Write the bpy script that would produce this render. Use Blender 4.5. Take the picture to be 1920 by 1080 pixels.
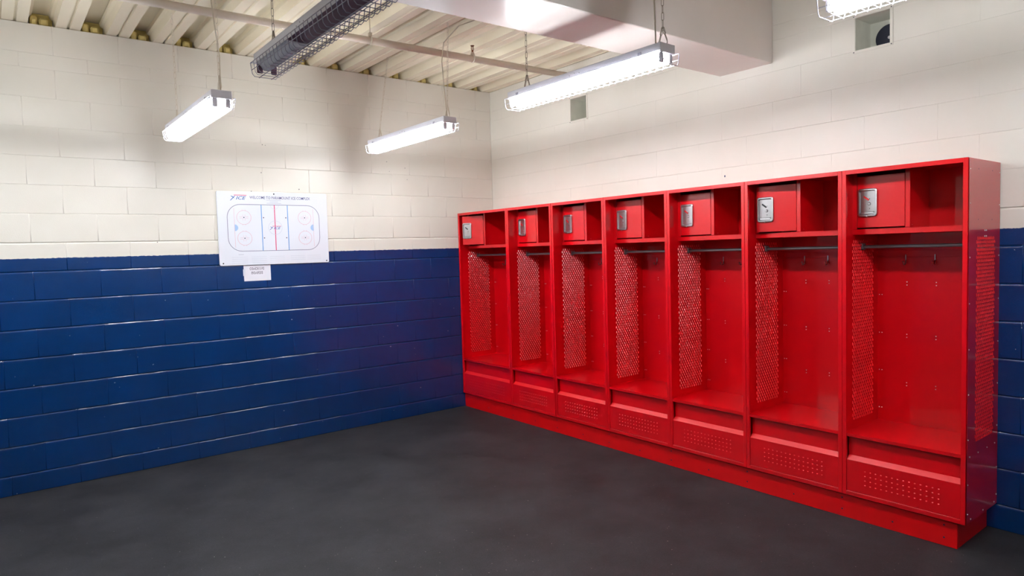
import bpy, bmesh, math, random
from mathutils import Matrix, Vector

# ------------------------------------------------------------------ camera, world, exposure
for o in list(bpy.data.objects):
    bpy.data.objects.remove(o)
scene = bpy.context.scene
C = scene.collection
rnd = random.Random(7)

CAM = (-4.304, -5.795, 1.611)
R_ = Vector((0.78623, -0.61727, -0.02894)).normalized()
F_ = Vector((0.6151, 0.7865, -0.0559)).normalized()
R_ = (R_ - F_ * R_.dot(F_)).normalized()
U_ = R_.cross(F_)
cd = bpy.data.cameras.new('camera')
cd.sensor_width = 36.0
cd.lens = 1256.08 * 36.0 / 1920.0
cd.clip_start = 0.05
cam = bpy.data.objects.new('camera', cd)
C.objects.link(cam)
m = Matrix((R_, U_, -F_)).transposed().to_4x4()
m.translation = CAM
cam.matrix_world = m
scene.camera = cam

world = bpy.data.worlds.new('world')
scene.world = world
world.use_nodes = True
world.node_tree.nodes['Background'].inputs[0].default_value = (0.8, 0.85, 0.9, 1)
world.node_tree.nodes['Background'].inputs[1].default_value = 0.05
vs = scene.view_settings
vs.view_transform = 'Standard'
vs.look = 'None'
vs.gamma = 1.0
vs.use_curve_mapping = False
vs.exposure = 1.2
TUBE_STRENGTH = 40.0

# ------------------------------------------------------------------ materials
def srgb(r, g, b):
    f = lambda c: c / 12.92 if c <= 0.04045 else ((c + 0.055) / 1.055) ** 2.4
    return (f(r / 255), f(g / 255), f(b / 255), 1)

def new_mat(name):
    mt = bpy.data.materials.new(name)
    mt.use_nodes = True
    nt = mt.node_tree
    return mt, nt, nt.nodes['Principled BSDF']

def node(nt, kind, **kw):
    n = nt.nodes.new(kind)
    for k, v in kw.items():
        if k in n.inputs:
            n.inputs[k].default_value = v
        else:
            setattr(n, k, v)
    return n

def simple(name, col, rough=0.5, metal=0.0, spec=0.5, coat=0.0, noise=None, bump=None):
    """plain paint or metal with a little object-space colour noise and fine bump"""
    mt, nt, b = new_mat(name)
    b.inputs['Roughness'].default_value = rough
    b.inputs['Metallic'].default_value = metal
    b.inputs['Specular IOR Level'].default_value = spec
    if coat:
        b.inputs['Coat Weight'].default_value = coat
        b.inputs['Coat Roughness'].default_value = 0.05
    tc = node(nt, 'ShaderNodeTexCoord')
    sc, amt = noise or (12.0, 0.06)
    nz = node(nt, 'ShaderNodeTexNoise', Scale=sc, Detail=4.0)
    nt.links.new(tc.outputs['Object'], nz.inputs['Vector'])
    mr = node(nt, 'ShaderNodeMapRange')
    mr.inputs['To Min'].default_value = 1 - amt
    mr.inputs['To Max'].default_value = 1 + amt
    nt.links.new(nz.outputs['Fac'], mr.inputs['Value'])
    mx = node(nt, 'ShaderNodeMix', data_type='RGBA', blend_type='MULTIPLY')
    mx.inputs['Factor'].default_value = 1.0
    mx.inputs[6].default_value = col
    nt.links.new(mr.outputs['Result'], mx.inputs[7])
    nt.links.new(mx.outputs[2], b.inputs['Base Color'])
    if bump:
        bs, bd = bump
        n2 = node(nt, 'ShaderNodeTexNoise', Scale=bs, Detail=3.0)
        nt.links.new(tc.outputs['Object'], n2.inputs['Vector'])
        bp = node(nt, 'ShaderNodeBump', Distance=bd)
        bp.inputs['Strength'].default_value = 1.0
        nt.links.new(n2.outputs['Fac'], bp.inputs['Height'])
        nt.links.new(bp.outputs['Normal'], b.inputs['Normal'])
    return mt

WHITE = srgb(229, 222, 207)
BLUE = srgb(3, 54, 128)
def wall_paint():
    """cream paint above, glossy navy below a rolled paint line at 1.652 m"""
    mt, nt, b = new_mat('block_wall_paint')
    g = node(nt, 'ShaderNodeNewGeometry')
    L = nt.links.new
    sep = node(nt, 'ShaderNodeSeparateXYZ'); L(g.outputs['Position'], sep.inputs[0])
    n1 = node(nt, 'ShaderNodeTexNoise', Scale=45.0, Detail=3.0); L(g.outputs['Position'], n1.inputs['Vector'])
    add = node(nt, 'ShaderNodeMath', operation='MULTIPLY_ADD')
    L(n1.outputs['Fac'], add.inputs[0]); add.inputs[1].default_value = 0.012
    L(sep.outputs['Z'], add.inputs[2])
    gt = node(nt, 'ShaderNodeMath', operation='GREATER_THAN'); gt.inputs[1].default_value = 1.658
    L(add.outputs[0], gt.inputs[0])
    # large soft variation of the cream paint
    n2 = node(nt, 'ShaderNodeTexNoise', Scale=3.0, Detail=5.0); L(g.outputs['Position'], n2.inputs['Vector'])
    cr = node(nt, 'ShaderNodeMix', data_type='RGBA')
    L(n2.outputs['Fac'], cr.inputs['Factor'])
    cr.inputs[6].default_value = srgb(221, 217, 205); cr.inputs[7].default_value = srgb(230, 227, 217)
    # blue with chips
    cb = node(nt, 'ShaderNodeMix', data_type='RGBA')
    L(n2.outputs['Fac'], cb.inputs['Factor'])
    cb.inputs[6].default_value = srgb(0, 42, 90); cb.inputs[7].default_value = srgb(0, 53, 112)
    n3 = node(nt, 'ShaderNodeTexNoise', Scale=38.0, Detail=2.0); L(g.outputs['Position'], n3.inputs['Vector'])
    chip = node(nt, 'ShaderNodeMapRange'); L(n3.outputs['Fac'], chip.inputs['Value'])
    chip.inputs['From Min'].default_value = 0.755; chip.inputs['From Max'].default_value = 0.77
    cb2 = node(nt, 'ShaderNodeMix', data_type='RGBA')
    L(chip.outputs['Result'], cb2.inputs['Factor']); L(cb.outputs[2], cb2.inputs[6])
    cb2.inputs[7].default_value = srgb(170, 180, 195)
    mx = node(nt, 'ShaderNodeMix', data_type='RGBA')
    L(gt.outputs[0], mx.inputs['Factor']); L(cb2.outputs[2], mx.inputs[6]); L(cr.outputs[2], mx.inputs[7])
    L(mx.outputs[2], b.inputs['Base Color'])
    ro = node(nt, 'ShaderNodeMapRange'); L(gt.outputs[0], ro.inputs['Value'])
    ro.inputs['To Min'].default_value = 0.2; ro.inputs['To Max'].default_value = 0.36
    L(ro.outputs['Result'], b.inputs['Roughness'])
    ct = node(nt, 'ShaderNodeMapRange'); L(gt.outputs[0], ct.inputs['Value'])
    ct.inputs['To Min'].default_value = 0.6; ct.inputs['To Max'].default_value = 0.0
    L(ct.outputs['Result'], b.inputs['Coat Weight']); b.inputs['Coat Roughness'].default_value = 0.12
    # pitted block face under the paint
    n4 = node(nt, 'ShaderNodeTexNoise', Scale=190.0, Detail=2.0); L(g.outputs['Position'], n4.inputs['Vector'])
    bs = node(nt, 'ShaderNodeMapRange'); L(gt.outputs[0], bs.inputs['Value'])
    bs.inputs['To Min'].default_value = 0.7; bs.inputs['To Max'].default_value = 0.35
    bp = node(nt, 'ShaderNodeBump', Distance=0.0016)
    L(bs.outputs['Result'], bp.inputs['Strength'])
    L(n4.outputs['Fac'], bp.inputs['Height']); L(bp.outputs['Normal'], b.inputs['Normal'])
    return mt

def floor_mat():
    mt, nt, b = new_mat('rubber_floor')
    g = node(nt, 'ShaderNodeNewGeometry')
    L = nt.links.new
    n1 = node(nt, 'ShaderNodeTexNoise', Scale=2.6, Detail=9.0, Roughness=0.68); L(g.outputs['Position'], n1.inputs['Vector'])
    r1 = node(nt, 'ShaderNodeValToRGB')
    r1.color_ramp.elements[0].position = 0.3; r1.color_ramp.elements[0].color = srgb(26, 26, 28)
    r1.color_ramp.elements[1].position = 0.72; r1.color_ramp.elements[1].color = srgb(55, 55, 58)
    L(n1.outputs['Fac'], r1.inputs[0])
    n2 = node(nt, 'ShaderNodeTexNoise', Scale=140.0, Detail=4.0, Roughness=0.8); L(g.outputs['Position'], n2.inputs['Vector'])
    r2 = node(nt, 'ShaderNodeMapRange'); L(n2.outputs['Fac'], r2.inputs['Value'])
    r2.inputs['From Min'].default_value = 0.3; r2.inputs['From Max'].default_value = 0.7
    r2.inputs['To Min'].default_value = 0.45; r2.inputs['To Max'].default_value = 1.6
    mu = node(nt, 'ShaderNodeMix', data_type='RGBA', blend_type='MULTIPLY'); mu.inputs['Factor'].default_value = 1.0
    L(r1.outputs[0], mu.inputs[6]); L(r2.outputs['Result'], mu.inputs[7])
    # pale crumbs
    n3 = node(nt, 'ShaderNodeTexNoise', Scale=75.0, Detail=1.0); L(g.outputs['Position'], n3.inputs['Vector'])
    cp = node(nt, 'ShaderNodeMapRange'); L(n3.outputs['Fac'], cp.inputs['Value'])
    cp.inputs['From Min'].default_value = 0.765; cp.inputs['From Max'].default_value = 0.785
    mx = node(nt, 'ShaderNodeMix', data_type='RGBA'); L(cp.outputs['Result'], mx.inputs['Factor'])
    L(mu.outputs[2], mx.inputs[6]); mx.inputs[7].default_value = srgb(150, 140, 135)
    L(mx.outputs[2], b.inputs['Base Color'])
    b.inputs['Roughness'].default_value = 0.55
    b.inputs['Specular IOR Level'].default_value = 0.3
    bp = node(nt, 'ShaderNodeBump', Distance=0.003); bp.inputs['Strength'].default_value = 0.6
    L(n2.outputs['Fac'], bp.inputs['Height']); L(bp.outputs['Normal'], b.inputs['Normal'])
    return mt

def emit(name, col, strength):
    mt, nt, b = new_mat(name)
    b.inputs['Base Color'].default_value = (0.9, 0.9, 0.9, 1)
    b.inputs['Emission Color'].default_value = col
    b.inputs['Emission Strength'].default_value = strength
    return mt

M = {
    'paint': wall_paint(),
    'floor': floor_mat(),
    'deck': simple('deck_cream_paint', srgb(240, 231, 208), 0.42, noise=(2.5, 0.06)),
    'closure': simple('closure_foam', srgb(226, 206, 134), 0.7, noise=(25, 0.35), bump=(60, 0.004)),
    'slab': simple('roof_slab', srgb(120, 112, 100), 0.8),
    'soffit': simple('soffit_paint', srgb(228, 222, 216), 0.24, noise=(4, 0.03)),
    'pipe': simple('pipe_paint', srgb(216, 204, 188), 0.4),
    'red': simple('locker_red_enamel', srgb(206, 0, 14), 0.3, spec=0.4, coat=0.6, noise=(30, 0.03)),
    'red_glint': simple('locker_red_glint', srgb(216, 6, 18), 0.36, spec=0.9, noise=(30, 0.03)),  # same locker paint, lighter and shinier to put glints on flaps, lips and dimples
    'red_base': simple('base_red_paint', srgb(208, 0, 6), 0.34, noise=(14, 0.06), bump=(200, 0.0006)),
    'steel': simple('stainless', srgb(200, 200, 202), 0.28, metal=1.0, noise=(60, 0.05)),
    'rod': simple('galvanised_rod', srgb(128, 131, 136), 0.4, metal=0.6),
    'rivet': simple('rivet_bright', srgb(255, 246, 244), 0.35),
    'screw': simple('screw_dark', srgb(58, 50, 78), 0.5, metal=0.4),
    'chain': simple('chain_zinc', srgb(150, 142, 130), 0.4, metal=0.85),
    'chain_white': simple('chain_painted', srgb(214, 204, 186), 0.5),
    'housing': simple('fixture_enamel', srgb(228, 229, 236), 0.35),
    'guard': simple('guard_wire', srgb(190, 190, 204), 0.35, metal=0.2),
    'guard_dark': simple('guard_wire_grey', srgb(158, 156, 172), 0.35, metal=0.2),
    'channel': simple('fixture_channel_primer', srgb(128, 96, 118), 0.45),
    'socket': simple('lampholder_plastic', srgb(206, 204, 206), 0.5),
    'cord': simple('cord_vinyl', srgb(206, 196, 176), 0.5),
    'board': simple('board_laminate', srgb(226, 231, 240), 0.16, noise=(3, 0.015)),
    'ink_dark': simple('print_navy', srgb(70, 74, 130), 0.4),
    'ink_line': simple('print_slate', srgb(110, 112, 140), 0.4),
    'ink_red': simple('print_red', srgb(214, 70, 120), 0.4),
    'ink_pink': simple('print_pale_red', srgb(214, 150, 165), 0.4),
    'ink_blue': simple('print_blue', srgb(110, 160, 214), 0.4),
    'ink_pale': simple('print_pale_grey', srgb(188, 194, 208), 0.4),
    'ink_crease': simple('print_goal_blue', srgb(158, 190, 226), 0.4),
    'logo_blue': simple('print_logo_blue', srgb(40, 100, 170), 0.4),
    'paper': simple('paper_white', srgb(232, 232, 240), 0.45),
    'ink': simple('toner', srgb(58, 52, 82), 0.5),
    'duct': simple('galvanised_duct', srgb(226, 226, 214), 0.45, metal=0.0, noise=(9, 0.2)),
    'duct_hole': simple('duct_dark_hose', srgb(34, 38, 58), 0.5),
    'mark': simple('scuff_mark', srgb(90, 90, 96), 0.7),
    'mark_blue': simple('paint_fleck', srgb(16, 40, 92), 0.5),
    'scrap': simple('blue_scrap', srgb(44, 40, 150), 0.5),
    'brass': simple('sprinkler_brass', srgb(128, 74, 36), 0.4, metal=0.6),
    'black': simple('screw_black', srgb(14, 14, 20), 0.5),
    'tube': emit('tube_lit', (0.95, 0.972, 1.0, 1), TUBE_STRENGTH),
    'tube_green': simple('tube_green_cap', srgb(20, 140, 90), 0.5),
}

# ------------------------------------------------------------------ mesh helpers
class MB:
    def __init__(self):
        self.v = []; self.f = []
    def quad_pts(self, pts):
        b = len(self.v); self.v += [tuple(p) for p in pts]
        self.f.append(tuple(range(b, b + len(pts)))); return self
    def box(self, a, b, ch=0.0):
        x0, x1 = sorted((a[0], b[0])); y0, y1 = sorted((a[1], b[1])); z0, z1 = sorted((a[2], b[2]))
        n = len(self.v)
        if ch <= 0:
            self.v += [(x, y, z) for x in (x0, x1) for y in (y0, y1) for z in (z0, z1)]
            for q in ((0, 1, 3, 2), (4, 6, 7, 5), (0, 4, 5, 1), (2, 3, 7, 6), (0, 2, 6, 4), (1, 5, 7, 3)):
                self.f.append(tuple(n + i for i in q))
            return self
        c = min(ch, (x1 - x0) * .45, (y1 - y0) * .45, (z1 - z0) * .45)
        bm = bmesh.new()
        vs_ = [bm.verts.new((x, y, z)) for x in (x0, x1) for y in (y0, y1) for z in (z0, z1)]
        for q in ((0, 1, 3, 2), (4, 6, 7, 5), (0, 4, 5, 1), (2, 3, 7, 6), (0, 2, 6, 4), (1, 5, 7, 3)):
            bm.faces.new([vs_[i] for i in q])
        bmesh.ops.bevel(bm, geom=list(bm.edges), offset=c, segments=1, affect='EDGES')
        bm.verts.index_update()
        self.v += [tuple(v.co) for v in bm.verts]
        self.f += [tuple(n + v.index for v in f.verts) for f in bm.faces]
        bm.free()
        return self
    def tube(self, pts, r, n=6, closed=False, cap=True):
        pts = [Vector(p) for p in pts]
        N = len(pts); base = len(self.v)
        up = None
        for i, p in enumerate(pts):
            if closed:
                d = pts[(i + 1) % N] - pts[i - 1]
            else:
                d = pts[min(i + 1, N - 1)] - pts[max(i - 1, 0)]
            d.normalize()
            if up is None:
                up = Vector((0, 0, 1)) if abs(d.z) < .9 else Vector((1, 0, 0))
            s = d.cross(up).normalized()
            u2 = s.cross(d).normalized()
            up = u2
            rr = r[i] if isinstance(r, (list, tuple)) else r
            for k in range(n):
                a = 2 * math.pi * (k + .5) / n
                self.v.append(tuple(p + s * math.cos(a) * rr + u2 * math.sin(a) * rr))
        for i in range(N if closed else N - 1):
            j = (i + 1) % N
            for k in range(n):
                k2 = (k + 1) % n
                self.f.append((base + i * n + k, base + i * n + k2, base + j * n + k2, base + j * n + k))
        if cap and not closed:
            self.f.append(tuple(base + k for k in range(n))[::-1])
            self.f.append(tuple(base + (N - 1) * n + k for k in range(n)))
        return self
    def disc(self, c, nrm, r, h=0.002, n=8):
        c = Vector(c); nrm = Vector(nrm).normalized()
        return self.tube([c, c + nrm * h], [r, r * .75], n)
    def build(self, name, mat, parent=None, smooth=False):
        me = bpy.data.meshes.new(name)
        me.from_pydata(self.v, [], self.f)
        bm = bmesh.new(); bm.from_mesh(me)
        bmesh.ops.recalc_face_normals(bm, faces=bm.faces)
        bm.to_mesh(me); bm.free()
        me.materials.append(M[mat] if isinstance(mat, str) else mat)
        if smooth:
            for p in me.polygons: p.use_smooth = True
        o = bpy.data.objects.new(name, me)
        C.objects.link(o)
        if parent: o.parent = parent
        return o

def raw(name, me, mat, parent=None):
    if not me.materials: me.materials.append(M[mat])
    o = bpy.data.objects.new(name, me); C.objects.link(o)
    if parent: o.parent = parent
    return o

def tag(o, label, cat, group=None):
    o['label'] = label; o['category'] = cat
    if group: o['group'] = group
    return o

def struct(o):
    o['kind'] = 'structure'; return o

def empty(name, loc):
    o = bpy.data.objects.new(name, None); C.objects.link(o); o.location = loc
    o.empty_display_size = 0.1
    return o

def copy_tree(o, parent=None):
    c = o.copy(); C.objects.link(c)
    if parent: c.parent = parent
    for ch in list(o.children):
        copy_tree(ch, c)
    return c

# ------------------------------------------------------------------ room shell
CO = 0.2032                        # block course
ZL0 = 1.5611                       # joint just under the paint line
ZTOP = ZL0 + 8.5 * CO              # 3.288
XW, YN = -6.6, -8.6                # far side walls behind the camera
GAP, REC = 0.0025, 0.009           # joint half width, joint depth

MB().box((XW, YN, -0.1), (0.2, 0.2, 0)).build('floor', 'floor')
struct(bpy.data.objects['floor'])

def backing(name, boxes):
    b = MB()
    for a, c in boxes: b.box(a, c)
    return struct(b.build(name, 'paint'))
wall_left = backing('wall_left', [((XW, REC, 0), (0.2, 0.2, ZTOP))])
V1 = (-1.452, -1.243, 2.7775, 2.981)     # wall openings: y0, y1, z0, z1
V2 = (-4.013, -3.806, 2.7775, 2.981)
wall_right = backing('wall_right', [
    ((REC, YN, 0), (0.3, 0.0, V1[2])), ((REC, YN, V1[3]), (0.3, 0.0, ZTOP)),
    ((REC, YN, V1[2]), (0.3, V2[0], V1[3])), ((REC, V2[1], V1[2]), (0.3, V1[0], V1[3])),
    ((REC, V1[1], V1[2]), (0.3, 0.0, V1[3]))])
backing('wall_back', [((XW, YN - 0.2, 0), (0.2, YN, ZTOP))])
backing('wall_side', [((XW - 0.2, YN, 0), (XW, 0.2, ZTOP))])

# courses: (z0, z1, joint parity)
courses = [(0.0, ZL0 - 7 * CO, 0)]
for k in range(6, -8, -1):
    courses.append((ZL0 - (k + 1) * CO, ZL0 - k * CO, 0 if k % 2 else 1))
courses.append((ZL0 + 7 * CO, ZL0 + 7.5 * CO, 1))
courses.append((ZL0 + 7.5 * CO, ZTOP, 0))

# edge profiles from the face outwards: (inset top, inset bottom, inset side, depth) per ring
PROF = {
    'blue':  (0, [(.0165, .0050, .0050, 0), (.0135, .0030, .0016, 0), (.0090, .0020, .0011, .0011), (.0036, .0010, .0005, .0039), (0, 0, 0, .0075)], .0016),
    'white': (0, [(.0070, .0060, .0075, 0), (.0046, .0034, .0050, 0), (.0020, .0014, .0022, .0008), (0, 0, 0, .0026)], .0010),
    'filled': (0, [(.0050, .0050, .0075, 0), (.0026, .0022, .0048, 0), (.0010, .0008, .0020, .0006), (0, 0, 0, .0016)], .0008),
    'faint': (0, [(.0060, .0050, .0050, 0), (.0040, .0030, .0022, 0), (.0016, .0012, .0010, .0003), (0, 0, 0, .0010)], .0008),
}
block_cache = {}
def block_mesh(L, H, prof, var):
    """a block face: proud panel with worn rounded edges; u along the wall, face at d=0, depth to +"""
    key = (round(L, 3), round(H, 3), prof, var)
    if key in block_cache: return block_cache[key]
    rr = random.Random(str(key))
    gap, rows, amp = PROF[prof]
    hl, hh = L / 2 - gap, H / 2 - gap
    wob = [rr.uniform(-.5, .5) for _ in range(12)]
    def ring(it, ib, sd, d, am):
        c = [(-hl + sd, -hh + ib), (hl - sd, -hh + ib), (hl - sd, hh - it), (-hl + sd, hh - it)]
        pts = []; q = 0
        for i in range(4):
            a, e = c[i], c[(i + 1) % 4]
            for t, f in enumerate((0, .015, .25, .5, .75, .985) if i % 2 == 0 else (0,)):
                wz = wob[q % 12] * am if t else 0
                q += 1
                pts.append((a[0] + (e[0] - a[0]) * f, a[1] + (e[1] - a[1]) * f + wz, d * (.42 if t == 0 and d < .015 else 1)))
        return pts
    rings = [ring(0, 0, 0, 0.02, 0)]
    for (it, ib, sd, d) in reversed(rows):
        rings.append(ring(it, ib, sd, d, amp if it else 0))
    n = len(rings[0])
    vs3 = [p for r in rings for p in r]
    fs = []
    for q in range(len(rings) - 1):
        for i in range(n):
            k = (i + 1) % n
            fs.append((q * n + i, q * n + k, (q + 1) * n + k, (q + 1) * n + i))
    fs.append(tuple(range((len(rings) - 1) * n, len(rings) * n)))
    block_cache[key] = (vs3, fs)
    return block_cache[key]

mesh_cache = {}
def add_block(wall, c0, c1, z0, z1, side, prof):
    """side 'L': along x on plane y=0; 'R': along y on plane x=0"""
    L, H = abs(c1 - c0), z1 - z0
    var = rnd.randrange(4)
    key = (side, round(L, 3), round(H, 3), prof, var)
    if key not in mesh_cache:
        v, f = block_mesh(L, H, prof, var)
        if side == 'L': vv = [(p[0], p[2], p[1]) for p in v]
        else: vv = [(p[2], -p[0], p[1]) for p in v]
        b = MB(); b.v = vv; b.f = f
        o = b.build('block', 'paint', wall, True)
        mesh_cache[key] = o.data
    else:
        o = raw('block', mesh_cache[key], 'paint', wall)
    cm, zm = (c0 + c1) / 2, (z0 + z1) / 2
    off = rnd.uniform(-.0006, .0008)
    o.location = (cm, off, zm) if side == 'L' else (off, cm, zm)
    return o

XS0 = -3.8447
for (z0, z1, par) in courses:
    white = z0 > 1.6
    joints = sorted(XS0 + s * CO for s in range(-8, 20) if s % 2 == par)
    joints = [x for x in joints if x < -0.06] + [-0.0005]
    joints = [x for x in joints if x > -5.6]
    hi = z0 > 2.35
    prm = ('filled' if hi else 'white') if white else 'blue'
    for a, b_ in zip(joints, joints[1:]):
        add_block(wall_left, a, b_, z0, z1, 'L', prm)
for (z0, z1, par) in courses:
    white = z0 > 1.6
    js = [0.0] + [-s * CO for s in range(1, 30) if s % 2 == par]
    is_vent = z0 < 2.85 < z1
    if is_vent:
        js = [j for j in js if abs(j + 6 * CO) > .01 and abs(j + 20 * CO) > .01]
        js = sorted(js + [V1[0] - .004, V1[1] + .004, V2[0] - .004, V2[1] + .004], reverse=True)
    for a, b_ in zip(js, js[1:]):
        if is_vent and (V1[0] < (a + b_) / 2 < V1[1] or V2[0] < (a + b_) / 2 < V2[1]): continue
        if z1 < 1.95 and b_ > -4.5 : continue          # behind the lockers
        add_block(wall_right, a, b_, z0, z1, 'R', 'faint' if white else 'blue')

# paint specks and nail holes seen on the walls
def on_left(x, z, r, mat='mark'):
    o = MB().disc((0, 0, 0), (0, -1, 0), r, .0008, 7).build('nail_hole', mat, wall_left); o.location = (x, -.0008, z); return o
for x, z, r in ((-2.41, 2.565, .004), (-2.385, 2.562, .003), (-2.43, 2.33, .004), (-2.11, 2.2, .005), (-1.245, 2.49, .004),
                (-1.05, 2.44, .004), (-1.03, 2.33, .003), (-1.22, 2.40, .003), (-2.52, 2.17, .004), (-3.25, 1.755, .004)):
    on_left(x, z, r)
o = MB().disc((0, 0, 0), (-1, 0, 0), .0065, .0008, 8).build('nail_hole', 'mark_blue', wall_right); o.location = (-.0008, -2.868, 2.11)
o.scale = (1, .8, 1.3)

# ------------------------------------------------------------------ ceiling deck
ceiling = struct(MB().box((XW - .2, YN - .2, ZTOP + .16), (0.3, 0.3, ZTOP + .22)).build('ceiling', 'slab'))
PITCH, DEP = 0.3105, 0.098
def deck_profile():
    """one pitch: bottom rib with a groove, sloping webs, stepped hollow (x from 0)"""
    return [(0, 0.0), (.064, 0.0), (.068, .012), (.080, .012), (.084, 0.0), (.148, 0.0),
            (.160, .060), (.176, .072), (.182, DEP), (.277, DEP), (.283, .072), (.299, .060), (PITCH, 0.0)]
x = -3.819
while x > XW: x -= 2 * PITCH
panels = []
pm = None
while x < 0.2:
    if pm is None:
        b = MB()
        pts = deck_profile()
        pts = pts + [(p[0] + PITCH, p[1]) for p in pts[1:]]
        n = len(pts)
        for yy in (0.12, YN):
            b.v += [(p[0], yy, p[1]) for p in pts]
            b.v += [(p[0], yy, p[1] + .0015) for p in pts]
        for i in range(n - 1):
            b.f.append((i, i + 1, 2 * n + i + 1, 2 * n + i))
            b.f.append((n + i, n + i + 1, 3 * n + i + 1, 3 * n + i))
        # raised side-lap lip along the sheet edge
        b.box((-.004, YN, -.004), (.003, .12, .004))
        d = b.build('deck_sheet', 'deck', ceiling)
        pm = d.data
    else:
        d = raw('deck_sheet', pm, 'deck', ceiling)
    d.location = (x, 0, ZTOP + .003)
    x += 2 * PITCH
# foam closures in the hollows over the wall
x = -3.819 - 8 * PITCH
while x < -0.1:
    if x > -5.6:
        b = MB()
        b.box((.165, .03, 0), (.205, .09, .068 + rnd.uniform(-.01, .01)), .01)
        b.box((.215, .02, 0), (.268, .09, .060 + rnd.uniform(-.012, .012)), .012)
        b.box((.158, .085, 0), (.298, .11, .097))
        cl = b.build('closure', 'closure', ceiling); cl.location = (x, 0, ZTOP)
    x += PITCH

# soffit box crossing the room
SOF = (-3.255, -2.838, 2.836)
s = MB().box((XW, SOF[0], SOF[2]), (-0.003, SOF[1], ZTOP + .15), .004).build('trim_1', 'soffit'); struct(s)

# ------------------------------------------------------------------ sprinkler pipe
PY, PZ, PR = -1.25, 3.16, 0.026
pipe = empty('sprinkler_pipe', (-3.0, PY, PZ))
tag(pipe, 'cream painted sprinkler pipe running under the ribbed metal deck', 'pipe')
a0, a1 = Vector((XW - -3.0, .06, 0)), Vector((2.995, -.085, 0))
dirp = (a1 - a0).normalized()
MB().tube([a0, a1], PR, 16).build('pipe_run', 'pipe', pipe, True)
def along(xw):
    t = (xw + 3.0 - a0.x) / (a1.x - a0.x); return a0 + (a1 - a0) * t
c = along(-3.95); MB().tube([c - dirp * .03, c + dirp * .03], PR + .005, 16).build('coupling', 'pipe', pipe)
for xh in (-2.02, -5.2):
    c = along(xh)
    b = MB()
    ring = [c + Vector((0, math.cos(t) * (PR + .003), math.sin(t) * (PR + .003))) for t in [i * math.pi / 7 for i in range(14)]]
    b.tube(ring, .004, 6, closed=True)
    b.box((c.x - .012, c.y - .012, PR), (c.x + .012, c.y + .012, PR + .032), .003)
    b.build('clevis_hanger', 'chain_white', pipe)
    MB().tube([c + Vector((0, 0, PR + .03)), c + Vector((0, 0, .16))], .0045, 6).build('hanger_rod', 'chain_white', pipe)
c = along(-1.13)
b = MB(); b.tube([c + Vector((0, 0, -PR * .2)), c + Vector((0, 0, PR + .008)), c + Vector((0, 0, PR + .026))], [.03, .018, .012], 10)
ring = [c + Vector((0, math.cos(t) * (PR + .004), math.sin(t) * (PR + .004))) for t in [i * math.pi / 7 for i in range(14)]]
b.tube(ring, .005, 6, closed=True); b.build('outlet_clamp', 'pipe', pipe)
b = MB()
z = PR + .026
b.tube([c + Vector((0, 0, z)), c + Vector((0, 0, z + .014))], .008, 8)
for sx in (-1, 1):
    b.tube([c + Vector((sx * .006, 0, z + .012)), c + Vector((sx * .012, 0, z + .026)), c + Vector((sx * .009, 0, z + .044)), c + Vector((0, 0, z + .05))], .0028, 5)
b.tube([c + Vector((0, 0, z + .01)), c + Vector((0, 0, z + .046))], .0025, 6)
b.tube([c + Vector((0, 0, z + .049)), c + Vector((0, 0, z + .052))], .016, 12)
b.build('sprinkler_head', 'brass', pipe)

# ------------------------------------------------------------------ wall openings with duct sleeves
def sleeve(name, V, label, hose):
    y0, y1, z0, z1 = V
    cy, cz = (y0 + y1) / 2, (z0 + z1) / 2
    e = empty(name, (0, cy, z0)); tag(e, label, 'wall vent')
    w, h, t, D = (y1 - y0) / 2, (z1 - z0), .003, (.205 if hose else .26)
    b = MB()
    g = .0006
    b.box((-.003, -w + g, g), (D, -w + t, h - g)); b.box((-.003, w - t, g), (D, w - g, h - g))
    b.box((-.003, -w + t, g), (D, w - t, t)); b.box((-.003, -w + t, h - t), (D, w - t, h - g))
    b.build('sleeve', 'duct', e)
    MB().box((D - .003, -w + t, t), (D, w - t, h - t)).build('end_plate', 'duct', e)
    b = MB()
    f = .014
    b.box((-.005, -w - f, -f), (-.0015, -w, h + f)); b.box((-.005, w, -f), (-.0015, w + f, h + f))
    b.box((-.005, -w, -f), (-.0015, w, 0)); b.box((-.005, -w, h), (-.0015, w, h + f))
    b.build('flange', 'paint', e)
    for sy in (-1, 1):
        for zz in (-.006, h + .006): MB().disc((-.005, sy * (w + .006), zz), (-1, 0, 0), .004, .0015).build('flange_screw', 'mark', e)
    if hose:
        MB().tube([(D - .010, -.016, .0895), (D - .003, -.016, .0895)], [.082, .084], 32).build('hose_collar', 'duct_hole', e)
        MB().tube([(D - .016, -.016, .0895), (D - .010, -.016, .0895)], [.008, .010], 10).build('hub', 'socket', e)
    return e
sleeve('wall_vent', V1, 'square wall opening lined with bare grey sheet metal, nothing inside', False)
sleeve('wall_vent', V2, 'square sheet metal wall opening with round black hose end inside', True)

# ------------------------------------------------------------------ fluorescent fixtures
FW, FH, FL = 0.112, 0.046, 1.22
def link_chain(b, p0, p1, pitch=.036, r=.0015, w=.006):
    p0, p1 = Vector(p0), Vector(p1)
    L = (p1 - p0).length; n = max(1, round(L / pitch)); d = (p1 - p0) / L
    s = d.cross(Vector((1, 0.3, 0))).normalized(); t = d.cross(s)
    pit = L / n; hl = pit / 2 + r * 1.3
    for i in range(n):
        c = p0 + d * pit * (i + .5)
        a = s if i % 2 else t
        pts = []
        for k in range(10):
            an = 2 * math.pi * k / 10
            sg = math.copysign(1, math.cos(an)) if abs(math.cos(an)) > 1e-6 else 0
            pts.append(c + d * (math.cos(an) * w + sg * (hl - w)) + a * math.sin(an) * w)
        b.tube(pts, r, 4, closed=True)

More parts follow.
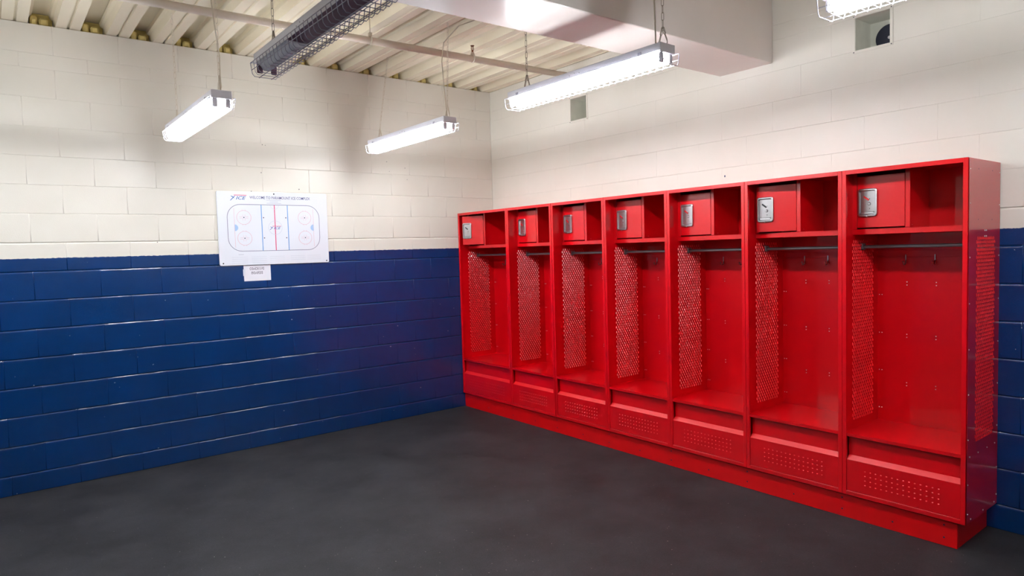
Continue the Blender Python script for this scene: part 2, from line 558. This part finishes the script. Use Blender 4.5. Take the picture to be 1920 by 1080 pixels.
def fixture(x, y, ztop, label, lit=True, chain_top=(ZTOP, ZTOP), cord=None, top_off=((0, 0), (0, 0)), group=None, chain_mat='chain'):
    """x, y: centre of the far end; runs towards -y; origin at the underside middle"""
    e = empty('strip_light', (x, y - FL / 2, ztop - FH))
    tag(e, label, 'light fixture', group)
    h, L = FW / 2, FL / 2
    b = MB()
    if lit:
        b.box((-h, -L, 0), (h, L, FH), .003)
        hs = b.build('housing', 'housing', e)
        for sx in (-1, 1):
            for yy in (-L * .78, L * .84):
                MB().box((sx * (h - .001), yy - .012, .006), (sx * (h + .003), yy + .012, .026), .002).build('guard_clip', 'guard_dark', hs)
    else:
        b.box((-h, -L, 0), (-h + .002, L, FH)); b.box((h - .002, -L, 0), (h, L, FH)); b.box((-h, -L, FH - .002), (h, L, FH))
        b.box((-h, -L, 0), (h, -L + .002, FH)); b.box((-h, L - .002, 0), (h, L, FH))
        hs = b.build('housing', 'housing', e)
        MB().box((-h + .003, -L + .004, .004), (h - .003, L - .42, .03)).build('channel', 'channel', hs)
        cv = MB()
        for yy in (L - .43, L - .01): cv.v += [(-h + .004, yy, .004), (-.012, yy, -.03), (.012, yy, -.03), (h - .004, yy, .004)]
        cv.f = [(0, 1, 5, 4), (1, 2, 6, 5), (2, 3, 7, 6), (3, 0, 4, 7), (0, 1, 2, 3), (4, 5, 6, 7)]
        cv.build('cover_plate', 'housing', hs)
    for i in range(3):
        MB().disc((-h, (i - 1) * .04 , FH * .5 + (i % 2) * .006), (-1, 0, 0), .0028, .001, 6).build('knockout', 'mark', hs)
    # lampholders and tubes
    for sy in (-1, 1):
        for sx in (-1, 1):
            if not lit and sy < 0: continue
            MB().box((sx * .034 - .014, sy * (L - .016) - .007, -.046), (sx * .034 + .014, sy * (L - .016) + .007, 0), .004).build('lampholder', 'socket' if lit else 'channel', e)
    if lit:
        for sx in (-1, 1):
            MB().tube([(sx * .034, -L + .026, -.03), (sx * .034, L - .026, -.03)], .0145, 12).build('fluorescent_tube', 'tube', e, True)
    # wire guard
    g = MB(); r = .0019
    tw, bw, gh = .070, .058, -.058
    N = 28
    for i in range(N):
        yy = -L - .012 + (FL + .024) * i / (N - 1)
        g.tube([(-tw, yy, .004), (-bw - .004, yy, gh + .012), (-bw + .006, yy, gh), (bw - .006, yy, gh), (bw + .004, yy, gh + .012), (tw, yy, .004)], r, 4)
    for (xx, zz) in ((-tw, .004), (tw, .004), (-.03, gh - .003), (.03, gh - .003), (-.064, -.028), (.064, -.028)):
        g.tube([(xx, -L - .013, zz), (xx, L + .013, zz)], r, 4)
    for sy in (-1, 1):
        yy = sy * (L + .012)
        g.tube([(-tw, yy, .004), (-h, yy - sy * .012, .006)], r, 4); g.tube([(tw, yy, .004), (h, yy - sy * .012, .006)], r, 4)
    g.build('wire_guard', 'guard' if lit else 'guard_dark', e)
    # chains
    for k, sy in enumerate((1, -1)):
        b = MB()
        cy = sy * (L - (.13 if sy > 0 else .03))
        zt = chain_top[k] - (ztop - FH)
        ox, oy = top_off[k]
        apex = Vector((0, cy, FH + .085))
        link_chain(b, apex, (ox, cy + oy, zt))
        b.tube([(0, cy - .026, FH - .002), (0, cy - .026, FH + .02), apex], .0022, 5)
        b.tube([(0, cy + .026, FH - .002), (0, cy + .026, FH + .02), apex], .0022, 5)
        link_chain(b, (0, cy - .024, FH + .016), apex, .03); link_chain(b, (0, cy + .024, FH + .016), apex, .03)
        b.build('chain', chain_mat, e)
    if cord:
        MB().tube([Vector(p) for p in cord], .004, 6).build('power_cord', 'cord', e, True)
    return e

Ln = -FL / 2
fixture(-3.215, -.60, 2.553, 'lit caged strip light on chains in front of white wall above rink board', chain_mat='chain_white', cord=[(.01, Ln + .05, FH), (.012, Ln + .05, .25), (-.005, Ln + .06, .45), (-.02, Ln + .055, .62), (-.03, Ln + .1, .77)])
fixture(-3.165, -2.42, 2.602, 'unlit caged strip light without tubes, dark open channel above bare grey wires', lit=False, chain_top=(ZTOP, ZTOP))
fixture(-1.605, -.455, 2.592, 'lit caged strip light closest to corner where white walls meet', chain_mat='chain_white', top_off=((.10, .0), (.06, .05)),
        cord=[(.01, Ln + .05, FH), (.0, Ln + .06, .2), (-.01, Ln + .07, .45), (.03, Ln + .1, .6), (.12, Ln + .02, .72), (.3, Ln - .3, .765)])
fixture(-1.605, -2.425, 2.606, 'lit caged strip light hanging beside painted soffit box, second chain in front', cord=[(-.006, Ln + .07, FH), (-.014, Ln + .07, .3), (-.016, Ln + .07, .72)])
fixture(-1.605, -4.445, 2.602, 'lit caged strip light over lockers, level with wall opening holding black hose')
# the same rows go on behind and beside the camera
back = 'strip lights further back in the room'
for (fx, fy) in ((-4.8, -.55), (-3.2, -6.45)):
    fixture(fx, fy, 2.6, 'lit caged strip light nearest the far blank side wall' if fx < -4 else 'lit caged strip light deep in the room behind the open floor', group=back)

# ------------------------------------------------------------------ lockers
D = 0.462; ZB, ZT = 0.1455, 2.0065; XF = -D
XR = -0.343                                            # recessed face of cubby shelf and door
YS = [-0.0065, -0.8265, -1.4525, -2.0765, -2.6990, -3.3225, -3.9450, -4.5730]

def slot_panel_mesh():
    """steel side panel with staggered expanded slots, lips pressed towards -y; local x, z absolute, y around 0"""
    b = MB()
    x0, x1, z0, z1 = -.352, -.086, .565, 1.605
    nc, nr = 21, 27
    jr = random.Random(3); flaps = []
    cw, chh = (x1 - x0) / nc, (z1 - z0) / nr
    X0, X1, Z0, Z1 = XF + .004, -.005, ZB + .002, ZT - .002
    for q in (((X0, Z0), (x0, Z1)), ((x1, Z0), (X1, Z1)), ((x0, Z0), (x1, z0 - chh / 2)), ((x0, z1 + chh / 2), (x1, Z1))):
        (a, c_), (d, e_) = q
        b.quad_pts([(a, 0, c_), (d, 0, c_), (d, 0, e_), (a, 0, e_)])
    hexa = [(-.42, -.16), (0, -.27), (.42, -.16), (.42, .16), (0, .27), (-.42, .16)]
    for i in range(nc):
        xa, xb = x0 + i * cw, x0 + (i + 1) * cw; xm = (xa + xb) / 2
        if i % 2 == 0:
            b.quad_pts([(xa, 0, z0 - chh / 2), (xb, 0, z0 - chh / 2), (xb, 0, z0), (xa, 0, z0)])
            b.quad_pts([(xa, 0, z1), (xb, 0, z1), (xb, 0, z1 + chh / 2), (xa, 0, z1 + chh / 2)])
            lo, n = z0, nr
        else:
            lo, n = z0 - chh / 2, nr + 1
        for j in range(n):
            za = lo + j * chh; zb = za + chh; zm = (za + zb) / 2
            outer = [(xa, 0, za), (xm, 0, za), (xb, 0, za), (xb, 0, zb), (xm, 0, zb), (xa, 0, zb)]
            inner = [(xm + u * cw, 0, zm + w * chh) for u, w in hexa]
            # the strand that was cut and twisted out of the sheet: faces the locker front and a little upwards
            tu, tw = .62 + jr.uniform(-.06, .06), .20 + jr.uniform(-.04, .04)
            flap = [(xm + u * cw * .80, -u * cw * tu + w * chh * tw, zm + w * chh * .82) for u, w in hexa]
            flaps.append(len(b.f) + 6)
            n0 = len(b.v); b.v += outer + inner + flap
            for k in range(6):
                k2 = (k + 1) % 6
                b.f.append((n0 + k, n0 + k2, n0 + 6 + k2, n0 + 6 + k))
            b.f.append(tuple(n0 + 12 + k for k in range(6)))
    me = bpy.data.meshes.new('side_panel')
    me.from_pydata(b.v, [], b.f)
    me.materials.append(M['red']); me.materials.append(M['red_glint'])
    for k in flaps: me.polygons[k].material_index = 1
    return me
SLOT = slot_panel_mesh()

def latch(parent, yc, zc):
    """rounded stainless cup: rim, slopes and recessed floor; local to the door (face at x=0, towards -x)"""
    b = MB()
    hw, hh, rad = .052, .079, .014
    def rr(w, h, r, xx):
        pts = []
        for cx, cz, a0 in ((w - r, h - r, 0), (-w + r, h - r, 90), (-w + r, -h + r, 180), (w - r, -h + r, 270)):
            for k in range(4):
                a = math.radians(a0 + 30 * k); pts.append((xx, yc + cx + r * math.cos(a), zc + cz + r * math.sin(a)))
        return pts
    rings = [rr(hw, hh, rad, 0), rr(hw, hh, rad, -.010), rr(hw - .003, hh - .003, rad - .002, -.012), rr(hw - .009, hh - .009, rad - .004, -.012), rr(hw - .013, hh - .014, .008, -.0015)]
    n = len(rings[0])
    for r_ in rings: b.v += r_
    for q in range(len(rings) - 1):
        for i in range(n):
            k = (i + 1) % n; b.f.append((q * n + i, q * n + k, (q + 1) * n + k, (q + 1) * n + i))
    b.f.append(tuple((len(rings) - 1) * n + i for i in range(n)))
    b.box((-.010, yc - hw + .016, zc - hh + .020), (-.001, yc + hw - .016, zc - hh + .028), .002)   # pull ledge
    b.disc((-.0015, yc - .008, zc + .022), (-1, 0, 0), .0042, .003)
    b.disc((-.0015, yc - .008, zc - .034), (-1, 0, 0), .0042, .003)
    b.tube([(-.0015, yc - .008, zc - .008), (-.006, yc - .008, zc - .008)], [.010, .006], 10)
    b.tube([(-.012, yc, zc - hh + .004), (-.015, yc, zc - hh + .004)], [.008, .005], 8)
    b.build('latch_plate', 'steel', parent)

def padlock_slot(parent, yc, zc, mat):
    b = MB()
    a = math.radians(-38)
    dy, dz = -math.cos(a), math.sin(a)
    c = Vector((-.003, yc + .022, zc + .036))
    d = Vector((0, dy, dz)); s = Vector((0, -dz, dy))
    pts = []
    for xx in (-.0015, -.0045):
        for u, w in ((0, -.0045), (.036, -.0045), (.036, .0045), (0, .0045)):
            p = c + d * u + s * w; pts.append((xx, p.y, p.z))
    b.v = pts; b.f = [(0, 1, 2, 3), (4, 5, 6, 7), (0, 1, 5, 4), (1, 2, 6, 5), (2, 3, 7, 6), (3, 0, 4, 7)]
    b.build('latch_slot', mat, parent)

def make_locker(w, mat_slot='red'):
    e = empty('locker', (0, 0, ZB))
    zo = -ZB
    def P(b, name, mat='red', par=e):
        o = b.build(name, mat, par); 
        return o
    def bx(x0, x1, o0, o1, z0, z1, ch=.0012):     # offsets o run along -y
        return MB().box((x0, -o0, z0 + zo), (x1, -o1, z1 + zo), ch)
    sp = raw('side_panel', SLOT, 'red', e); sp.location = (0, -.0065, zo)
    P(bx(-.020, -.017, .003, w - .001, ZB + .003, ZT - .003, 0), 'back_panel')
    P(bx(XF + .003, -.004, .003, w - .001, ZT - .005, ZT - .002, 0), 'top_panel')
    P(bx(XF + .003, -.004, .003, w - .001, ZB + .002, ZB + .005, 0), 'bottom_panel')
    st = .0235
    P(bx(XF, XF + .016, .0012, st, ZB, ZT), 'stile'); P(bx(XF, XF + .016, w - st, w - .0012, ZB, ZT), 'stile')
    P(bx(XF + .0004, XF + .016, st, w - st, ZT - .024, ZT), 'top_rail')
    P(bx(XF + .0004, XF + .016, st, w - st, ZB, ZB + .0245), 'bottom_rail')
    # cubby shelf, divider, jamb
    P(MB().box((XR, -.004, 1.6715 + zo), (-.021, -w + .003, 1.6745 + zo)).box((XR, -.004, 1.644 + zo), (XR + .004, -w + .003, 1.6745 + zo), .001), 'shelf')
    P(MB().box((XR, -.288, 1.6755 + zo), (-.021, -.291, ZT - .006 + zo)).box((XR, -.288, 1.6755 + zo), (XR + .004, -.312, ZT - .006 + zo), .001), 'divider')
    P(bx(XR, XR + .004, .004, .030, 1.6755, ZT - .006), 'door_jamb')
    # door hung on the divider
    dr = MB().box((0, .0, 0), (.012, .253, .290), .0015)
    door = P(dr, 'door'); door.location = (XR - .001, -.2855, 1.6825 + zo)
    latch(door, .253 - .0585, .1415)
    padlock_slot(door, .253 - .0585, .1415, mat_slot)
    # seat, drawer
    P(MB().box((XF + .003, -.004, .5035 + zo), (-.021, -w + .003, .5065 + zo)).box((XF + .003, -st - .0005, .488 + zo), (XF + .007, -w + st + .0005, .5065 + zo), .001), 'seat')
    dw = P(MB().box((XF + .004, -st - .001, .1715 + zo), (XF + .007, -w + st + .001, .353 + zo), .001).box((XF + .031, -st - .001, .375 + zo), (XF + .034, -w + st + .001, .487 + zo)), 'drawer_front')
    lp = MB()
    for q in (-st - .001, -w + st + .001):
        lp.v += [(XF + .0042, q, .352 + zo), (XF + .031, q, .3755 + zo), (XF + .034, q, .3735 + zo), (XF + .007, q, .350 + zo)]
    lp.f = [(0, 1, 5, 4), (1, 2, 6, 5), (2, 3, 7, 6), (3, 0, 4, 7), (0, 1, 2, 3), (4, 5, 6, 7)]
    P(lp, 'pull_lip', 'red_glint', dw)
    pf = MB()
    nx = 14 if w < .7 else 19
    o0, o1 = .127, w - .123
    for r_ in range(4):
        for k in range(nx):
            yy = -(o0 + (o1 - o0) * k / (nx - 1)); zz = .302 - .0267 * r_ + zo
            n0 = len(pf.v); hx, hz = .0052, .0030
            xx = XF + .004
            pf.v += [(xx, yy - hx, zz), (xx, yy, zz - hz), (xx, yy + hx, zz), (xx, yy, zz + hz), (xx - .0030, yy, zz - .0020)]
            pf.f += [(n0, n0 + 1, n0 + 4), (n0 + 1, n0 + 2, n0 + 4), (n0 + 2, n0 + 3, n0 + 4), (n0 + 3, n0, n0 + 4)]
    P(pf, 'perforations', 'red_glint', dw)['kind'] = 'stuff'
    P(bx(XF + .03, XF + .045, w * .5 - .006, w * .5 + .006, .470, .488), 'seat_tab')
    # coat rod with brackets
    rx, rz = -.223, 1.572 + zo
    P(MB().tube([(rx, -.012, rz), (rx, -w + .006, rz)], .0105, 12), 'coat_rod', 'rod')
    for o_ in (.004, w - .006):
        s = 1 if o_ < .1 else -1
        P(MB().box((rx - .022, -o_, rz - .03), (rx + .022, -o_ - s * .002, rz + .034)).box((rx - .016, -o_ - s * .002, rz - .016), (rx + .016, -o_ - s * .014, rz - .0105)).box((rx - .016, -o_ - s * .002, rz - .016), (rx - .0115, -o_ - s * .014, rz + .02)).box((rx + .0115, -o_ - s * .002, rz - .016), (rx + .016, -o_ - s * .014, rz + .02)), 'rod_bracket', 'rod')
    # hook rail and hooks
    P(MB().box((-.024, -.03, 1.505 + zo), (-.020, -w + .03, 1.545 + zo), .001), 'hook_rail')
    for o_ in (w * .267, w * .517):
        hz = 1.515 + zo
        h = MB().box((-.027, -o_ - .0035, hz - .05), (-.024, -o_ + .0035, hz + .005), .001)
        h.tube([(-.026, -o_, hz - .03), (-.040, -o_, hz - .055), (-.056, -o_, hz - .052), (-.062, -o_, hz - .034)], [.004, .004, .0038, .0046], 6)
        P(h, 'coat_hook', 'steel')
    # bright rivets on the back and on the side panel
    rv = MB()
    for z in (1.347, 1.035, .744):
        for o_ in (w * .275, w * .525):
            for dz in (-.008, .010): rv.disc((-.020, -o_, z + dz + zo), (-1, 0, 0), .0036, .0015, 6)
    for z in (1.278, 1.046, .816, .584):
        for o_ in (.016, .031): rv.disc((-.020, -o_, z + zo), (-1, 0, 0), .0032, .0015, 6)
    rv.disc((XR + .06, -.3, 1.69 + zo), (0, 0, 1), .003, .001, 6)
    P(rv, 'rivet', 'rivet')['kind'] = 'stuff'
    return e

labels = ['wide red metal athletic locker touching the blue block wall, cubby door ajar',
          'red metal athletic locker, second along from the blue block wall',
          'red metal athletic locker, third along from the blue block wall',
          'red metal athletic locker in the middle of the row, fourth from the corner',
          'red metal athletic locker, third in from the exposed mesh end panel',
          'red metal athletic locker with cubby door ajar, next to the one with the end panel',
          'red metal athletic locker with exposed glossy mesh end panel']
lockers = []
first = make_locker(YS[0] - YS[1], 'black'); lockers.append(first)
for ch in first.children:
    if ch.name.startswith('side_panel'):
        ch.data = ch.data.copy(); ch.data.materials[1] = M['red']
proto = make_locker(0.6235); lockers.append(proto)
for i in range(2, 7): lockers.append(copy_tree(proto))
for i, e in enumerate(lockers):
    e.location = (0, YS[i], ZB)
    tag(e, labels[i], 'locker', 'red lockers in one row')
    for ch in e.children:
        if ch.name.startswith('door') and not ch.name.startswith('door_jamb'):
            if i == 5:
                for g in ch.children:
                    if g.name.startswith('latch_slot'):
                        g.data = g.data.copy(); g.data.materials[0] = M['black']
            ch.rotation_euler[2] = {0: math.radians(22), 5: math.radians(7)}.get(i, 0)
# exposed end panel of the last unit
last = lockers[6]
W7 = YS[6] - YS[7]
ep = raw('end_panel', SLOT, 'red', last); ep.location = (0, -W7 + .0015, -ZB)
rv = MB()
zs = (1.51, 1.278, 1.046, .816, .584, .352, .2)
for z in zs:
    for xx in (-.444, -.018): rv.disc((xx, -W7 + .001, z - ZB), (0, -1, 0), .0042, .0016, 7)
for z in (1.78, 1.95):
    for xx in (-.444, -.018): rv.disc((xx, -W7 + .001, z - ZB), (0, -1, 0), .003, .0016, 7)
for xx in (-.42, -.30, -.17, -.05): rv.disc((xx, -W7 + .001, .492 - ZB), (0, -1, 0), .0042, .0016, 7)
for xx in (-.40, -.22, -.05): rv.disc((xx, -W7 + .001, .165 - ZB), (0, -1, 0), .0042, .0016, 7)
for xx in (-.235, -.212):
    for z in (1.645, 1.615): rv.disc((xx, -W7 + .001, z - ZB), (0, -1, 0), .0046, .0016, 7)
rv.build('end_rivet', 'rivet', last)['kind'] = 'stuff'
rv = MB()
for xx in (-.33, -.13):
    for z in (1.955, 1.70): rv.disc((xx, -W7 + .001, z - ZB), (0, -1, 0), .003, .001, 6)
rv.build('end_screw', 'screw', last)['kind'] = 'stuff'

base = empty('plinth', (-.22, -2.26, 0))
tag(base, 'low red painted plinth under the whole row of lockers', 'plinth')
YE = -4.526
MB().box((-.438 + .22, 2.256, 0), (.215, YE + 2.26, .135), .002).build('plinth_box', 'red_base', base)
b = MB()
for i in range(1, 8):
    yy = YS[i] if i < 7 else YE + .05
    for z in (.112, .045): b.disc((-.438 + .22, yy + 2.26 + .012, z), (-1, 0, 0), .0052, .0016, 8)
    b.disc((-.438 + .22, (YS[i - 1] + yy) / 2 + 2.26, .05), (-1, 0, 0), .0052, .0016, 8)
b.build('plinth_screw', 'screw', base)['kind'] = 'stuff'
MB().box((-.40 + .22, 2.25, .1352), (.2, YE + 2.28, .1452)).build('gap_shade', 'screw', base)  # dark strip filling the open gap under the lockers, stands in for its shade

# ------------------------------------------------------------------ rink board and paper sign
BX0, BX1, BZ0, BZ1 = -2.803, -1.868, 1.554, 2.165
board = empty('rink_board', ((BX0 + BX1) / 2, 0, BZ0))
tag(board, 'white hockey rink coaching board screwed to the block wall', 'board')
ox, oz = -(BX0 + BX1) / 2, -BZ0
def chamfer_plate(x0, x1, z0, z1, y0, y1, r):
    b = MB(); pts = []
    for cx, cz, a0 in ((x1 - r, z1 - r, 0), (x0 + r, z1 - r, 90), (x0 + r, z0 + r, 180), (x1 - r, z0 + r, 270)):
        for k in range(4):
            a = math.radians(a0 + 30 * k); pts.append((cx + r * math.cos(a), cz + r * math.sin(a)))
    n = len(pts)
    b.v = [(p[0], y0, p[1]) for p in pts] + [(p[0], y1, p[1]) for p in pts]
    b.f = [tuple(range(n)), tuple(range(2 * n - 1, n - 1, -1))] + [(i, (i + 1) % n, n + (i + 1) % n, n + i) for i in range(n)]
    return b
chamfer_plate(BX0 + ox, BX1 + ox, 0, BZ1 - BZ0, -.012, -.0015, .012).build('panel', 'board', board)
YF = -.0124
def strip(b, pts, w, closed=False, y=YF):
    """flat printed line of width w through (x,z) points"""
    pts = [Vector((p[0] + ox, p[1] + oz)) for p in pts]
    n = len(pts); L = []; Rr = []
    for i, p in enumerate(pts):
        a = pts[i - 1] if (closed or i) else p; c = pts[(i + 1) % n] if (closed or i < n - 1) else p
        d = (c - a).normalized(); nn = Vector((-d.y, d.x)) * w / 2
        L.append(p + nn); Rr.append(p - nn)
    for i in range(n if closed else n - 1):
        k = (i + 1) % n
        b.quad_pts([(L[i].x, y, L[i].y), (L[k].x, y, L[k].y), (Rr[k].x, y, Rr[k].y), (Rr[i].x, y, Rr[i].y)])
def arc(cx, cz, r, a0, a1, n):
    return [(cx + r * math.cos(math.radians(a0 + (a1 - a0) * i / n)), cz + r * math.sin(math.radians(a0 + (a1 - a0) * i / n))) for i in range(n + 1)]
RX0, RX1, RZ0, RZ1, RR = -2.727, -1.945, 1.670, 2.058, .108
def rb(fn, name, mat):
    b = MB(); fn(b); return b.build(name, mat, board)
out = arc(RX1 - RR, RZ1 - RR, RR, 0, 90, 8) + arc(RX0 + RR, RZ1 - RR, RR, 90, 180, 8) + arc(RX0 + RR, RZ0 + RR, RR, 180, 270, 8) + arc(RX1 - RR, RZ0 + RR, RR, 270, 360, 8)
rb(lambda b: strip(b, out, .0042, True), 'rink_outline', 'ink_line')
for xx in (-2.449, -2.226): rb(lambda b: strip(b, [(xx, RZ0), (xx, RZ1)], .0075), 'blue_line', 'ink_blue')
rb(lambda b: strip(b, [(-2.3375, RZ0), (-2.3375, RZ1)], .0075, y=YF + .0002), 'centre_line', 'ink_red')
def goals(b):
    for xx in (-2.672, -1.999): strip(b, [(xx, RZ0 + .03), (xx, RZ1 - .03)], .0018)
rb(goals, 'goal_line', 'ink_pink')
def spots(b):
    for cx in (-2.594, -2.077):
        for cz in (1.950, 1.777):
            strip(b, arc(cx, cz, .058, 0, 360, 28)[:-1], .0022, True)
            for sx in (-1, 1):
                for sz in (-1, 1):
                    strip(b, [(cx + sx * .009, cz + sz * .006), (cx + sx * .036, cz + sz * .006)], .0016)
                    strip(b, [(cx + sx * .009, cz + sz * .008), (cx + sx * .009, cz + sz * .026)], .0014)
                    strip(b, [(cx + sx * .012, cz + sz * .057), (cx + sx * .012, cz + sz * .066)], .0016)
rb(spots, 'faceoff_circle', 'ink_pink')
def dots(b):
    for cx, cz in [(x_, z_) for x_ in (-2.594, -2.077) for z_ in (1.950, 1.777)] + [(x_, z_) for x_ in (-2.433, -2.243) for z_ in (1.949, 1.778)]:
        p = arc(cx + ox, cz + oz, .005, 0, 360, 8)[:-1]; b.quad_pts([(q[0], YF - .0002, q[1]) for q in p])
rb(dots, 'faceoff_dot', 'ink')
rb(lambda b: strip(b, arc(-2.3365, 1.8645, .058, 0, 360, 28)[:-1], .0022, True), 'centre_circle', 'ink_pale')
rb(lambda b: strip(b, arc(-2.3365, RZ1, .036, 180, 360, 12), .0018), 'referee_crease', 'ink_pale')
def crease(b):
    for cx, a0 in ((-2.672, -90), (-1.999, 90)):
        p = arc(cx + ox, 1.8645 + oz, .028, a0, a0 + 180, 10); b.quad_pts([(q[0], YF, q[1]) for q in p])
rb(crease, 'goal_crease', 'ink_crease')

def text(body, cx, cz, size, mat, parent, name, width=None, shear=0.0, off=0.0, y=YF):
    cu = bpy.data.curves.new('t', 'FONT'); cu.body = body; cu.size = size; cu.align_x = 'CENTER'; cu.align_y = 'CENTER'
    cu.shear = shear; cu.offset = off; cu.resolution_u = 2
    to = bpy.data.objects.new('t', cu); C.objects.link(to)
    dg = bpy.context.evaluated_depsgraph_get(); dg.update()
    me = bpy.data.meshes.new_from_object(to.evaluated_get(dg))
    bpy.data.objects.remove(to); bpy.data.curves.remove(cu)
    xs = [v.co.x for v in me.vertices]; zs_ = [v.co.y for v in me.vertices]
    k = (width / (max(xs) - min(xs))) if width else 1
    mx, mz = (max(xs) + min(xs)) / 2, (max(zs_) + min(zs_)) / 2
    for v in me.vertices: v.co = ((v.co.x - mx) * k, 0, (v.co.y - mz))
    me.materials.clear(); me.materials.append(M[mat])
    o = bpy.data.objects.new(name, me); C.objects.link(o); o.parent = parent; o.location = (cx, y, cz)
    return o
text('WELCOME TO PARAMOUNT ICE COMPLEX', -2.281 + ox, 2.1185 + oz, .033, 'ink_dark', board, 'title_lettering', width=.519, off=.0002)
def logo(cx, cz, w, pale, par):
    """slanted ICE lettering with a star swoosh and a red bar above"""
    s = w / .134
    t = text('ICE', cx + .022 * s, cz - .004 * s, .040 * s, pale, par, 'logo_lettering', width=.082 * s, shear=.35, off=.0004 * s, y=YF - .0006)
    b = MB()
    def poly(p): b.quad_pts([(cx + q[0] * s, YF - .0006, cz + q[1] * s) for q in p])
    poly([(-.067, -.026), (-.060, -.026), (-.030, .004), (-.022, .016), (-.034, .008)])
    poly([(-.062, .012), (-.046, .010), (-.040, .002), (-.028, -.012), (-.040, -.004)])
    b.build('logo_star', pale, par)
    b = MB(); b.quad_pts([(cx - .036 * s, YF - .0006, cz + .016 * s), (cx + .067 * s, YF - .0006, cz + .016 * s), (cx + .068 * s, YF - .0006, cz + .021 * s), (cx - .034 * s, YF - .0006, cz + .021 * s)])
    b.build('logo_bar', 'ink_red', par)
logo(-2.632 + ox, 2.116 + oz, .134, 'logo_blue', board)
logo(-2.3365 + ox, 1.8645 + oz, .098, 'logo_blue', board)
def fine(b):
    for cx, cz, w in ((-2.339, 2.097, .125), (-2.339, 2.084, .07), (-2.339, 2.072, .125)): strip(b, [(cx - w / 2, cz), (cx + w / 2, cz)], .0045)
    strip(b, [(-2.652, 1.642), (-2.61, 1.642)], .005)
rb(fine, 'fine_print', 'ink_pale')
def rules(b):
    for col, (xa, xb) in enumerate(((-2.706, -2.578), (-2.548, -2.420), (-2.395, -2.268), (-2.215, -2.085), (-2.066, -1.945))):
        for r_ in range(4):
            z = 1.620 - r_ * .0165
            if col >= 3 and r_ == 3: continue
            strip(b, [(xa, z), (xb, z)], .0016)
rb(rules, 'note_rule', 'ink_pale')
b = MB()
for xx, zz in ((BX0 + .028, BZ0 + .018), (BX1 - .022, BZ0 + .016), (-2.337, BZ1 - .014)):
    b.disc((xx + ox, -.012, zz + oz), (0, -1, 0), .0062, .002, 8)
b.build('board_screw', 'black', board)

PX0, PX1, PZ0, PZ1 = -2.614, -2.391, 1.418, 1.570
sign = empty('paper_sign', ((PX0 + PX1) / 2, 0, PZ0))
tag(sign, 'small white paper notice taped under the rink board', 'sign')
w2 = (PX1 - PX0) / 2
MB().box((-w2, -.0014, 0), (w2, -.0008, .1336)).build('sheet', 'paper', sign)
# serif capitals drawn as strokes
GL = {
 'C': [[(.86, .78), (.7, .95), (.45, 1), (.2, .85), (.1, .5), (.2, .15), (.45, 0), (.7, .05), (.88, .24)], [(.86, .98), (.86, .70)]],
 'O': [[(.5, 1), (.2, .88), (.08, .5), (.2, .12), (.5, 0), (.8, .12), (.92, .5), (.8, .88), (.5, 1)]],
 'A': [[(.08, 0), (.5, 1), (.92, 0)], [(.25, .35), (.75, .35)], [(-.02, 0), (.22, 0)], [(.76, 0), (1.04, 0)]],
 'H': [[(.18, 0), (.18, 1)], [(.82, 0), (.82, 1)], [(.18, .5), (.82, .5)], [(.03, 0), (.33, 0)], [(.67, 0), (.97, 0)], [(.03, 1), (.33, 1)], [(.67, 1), (.97, 1)]],
 'I': [[(.5, 0), (.5, 1)], [(.3, 0), (.7, 0)], [(.3, 1), (.7, 1)]],
 'N': [[(.16, 0), (.16, 1), (.84, 0), (.84, 1)], [(.02, 0), (.3, 0)], [(.02, 1), (.2, 1)], [(.7, 1), (.98, 1)]],
 'G': [[(.86, .78), (.7, .95), (.45, 1), (.2, .85), (.1, .5), (.2, .15), (.45, 0), (.8, .08), (.8, .42)], [(.6, .42), (.98, .42)], [(.86, .98), (.86, .70)]],
 'B': [[(.2, 0), (.2, 1), (.6, 1), (.8, .88), (.8, .66), (.6, .54), (.2, .54)], [(.6, .54), (.88, .42), (.88, .12), (.62, 0), (.2, 0)], [(.05, 0), (.35, 0)], [(.05, 1), (.35, 1)]],
 'R': [[(.2, 0), (.2, 1), (.6, 1), (.8, .88), (.8, .64), (.6, .52), (.2, .52)], [(.5, .52), (.92, 0)], [(.05, 0), (.35, 0)], [(.05, 1), (.3, 1)], [(.82, 0), (1.02, 0)]],
 'D': [[(.2, 0), (.2, 1), (.55, 1), (.82, .85), (.92, .5), (.82, .15), (.55, 0), (.2, 0)], [(.05, 0), (.3, 0)], [(.05, 1), (.3, 1)]],
 'S': [[(.8, .80), (.65, .97), (.4, 1), (.2, .85), (.25, .64), (.7, .42), (.84, .22), (.7, .04), (.42, 0), (.18, .16)], [(.82, .98), (.82, .72)], [(.16, .28), (.16, .0)]],
}
b = MB()
for word, cz, wd in (('COACHING', .103, .122), ('BOARDS', .068, .098)):
    lw = wd / len(word); hgt = .020
    for i, ch in enumerate(word):
        for k, st in enumerate(GL[ch]):
            pts = [(-.002 - wd / 2 + lw * (i + .09 + .82 * p[0]) - ox, cz - hgt / 2 + hgt * p[1] - oz) for p in st]
            strip(b, pts, .0034 if k == 0 else .0022, y=-.0018)
b.build('sign_lettering', 'ink', sign)
b = MB()
b.quad_pts([(-w2 - .006, -.0020, .045), (-w2 + .012, -.0020, .045), (-w2 + .012, -.0020, .10), (-w2 - .006, -.0020, .10)])
b.build('tape', 'board', sign)

# ------------------------------------------------------------------ floor litter
sc = MB().box((-.006, -.004, 0), (.006, .005, .004), .0015).build('plastic_scrap', 'scrap')
sc.location = (-3.395, -3.83, 0); sc.rotation_euler[2] = .5
tag(sc, 'tiny blue plastic scrap lying on the dark rubber floor', 'litter')
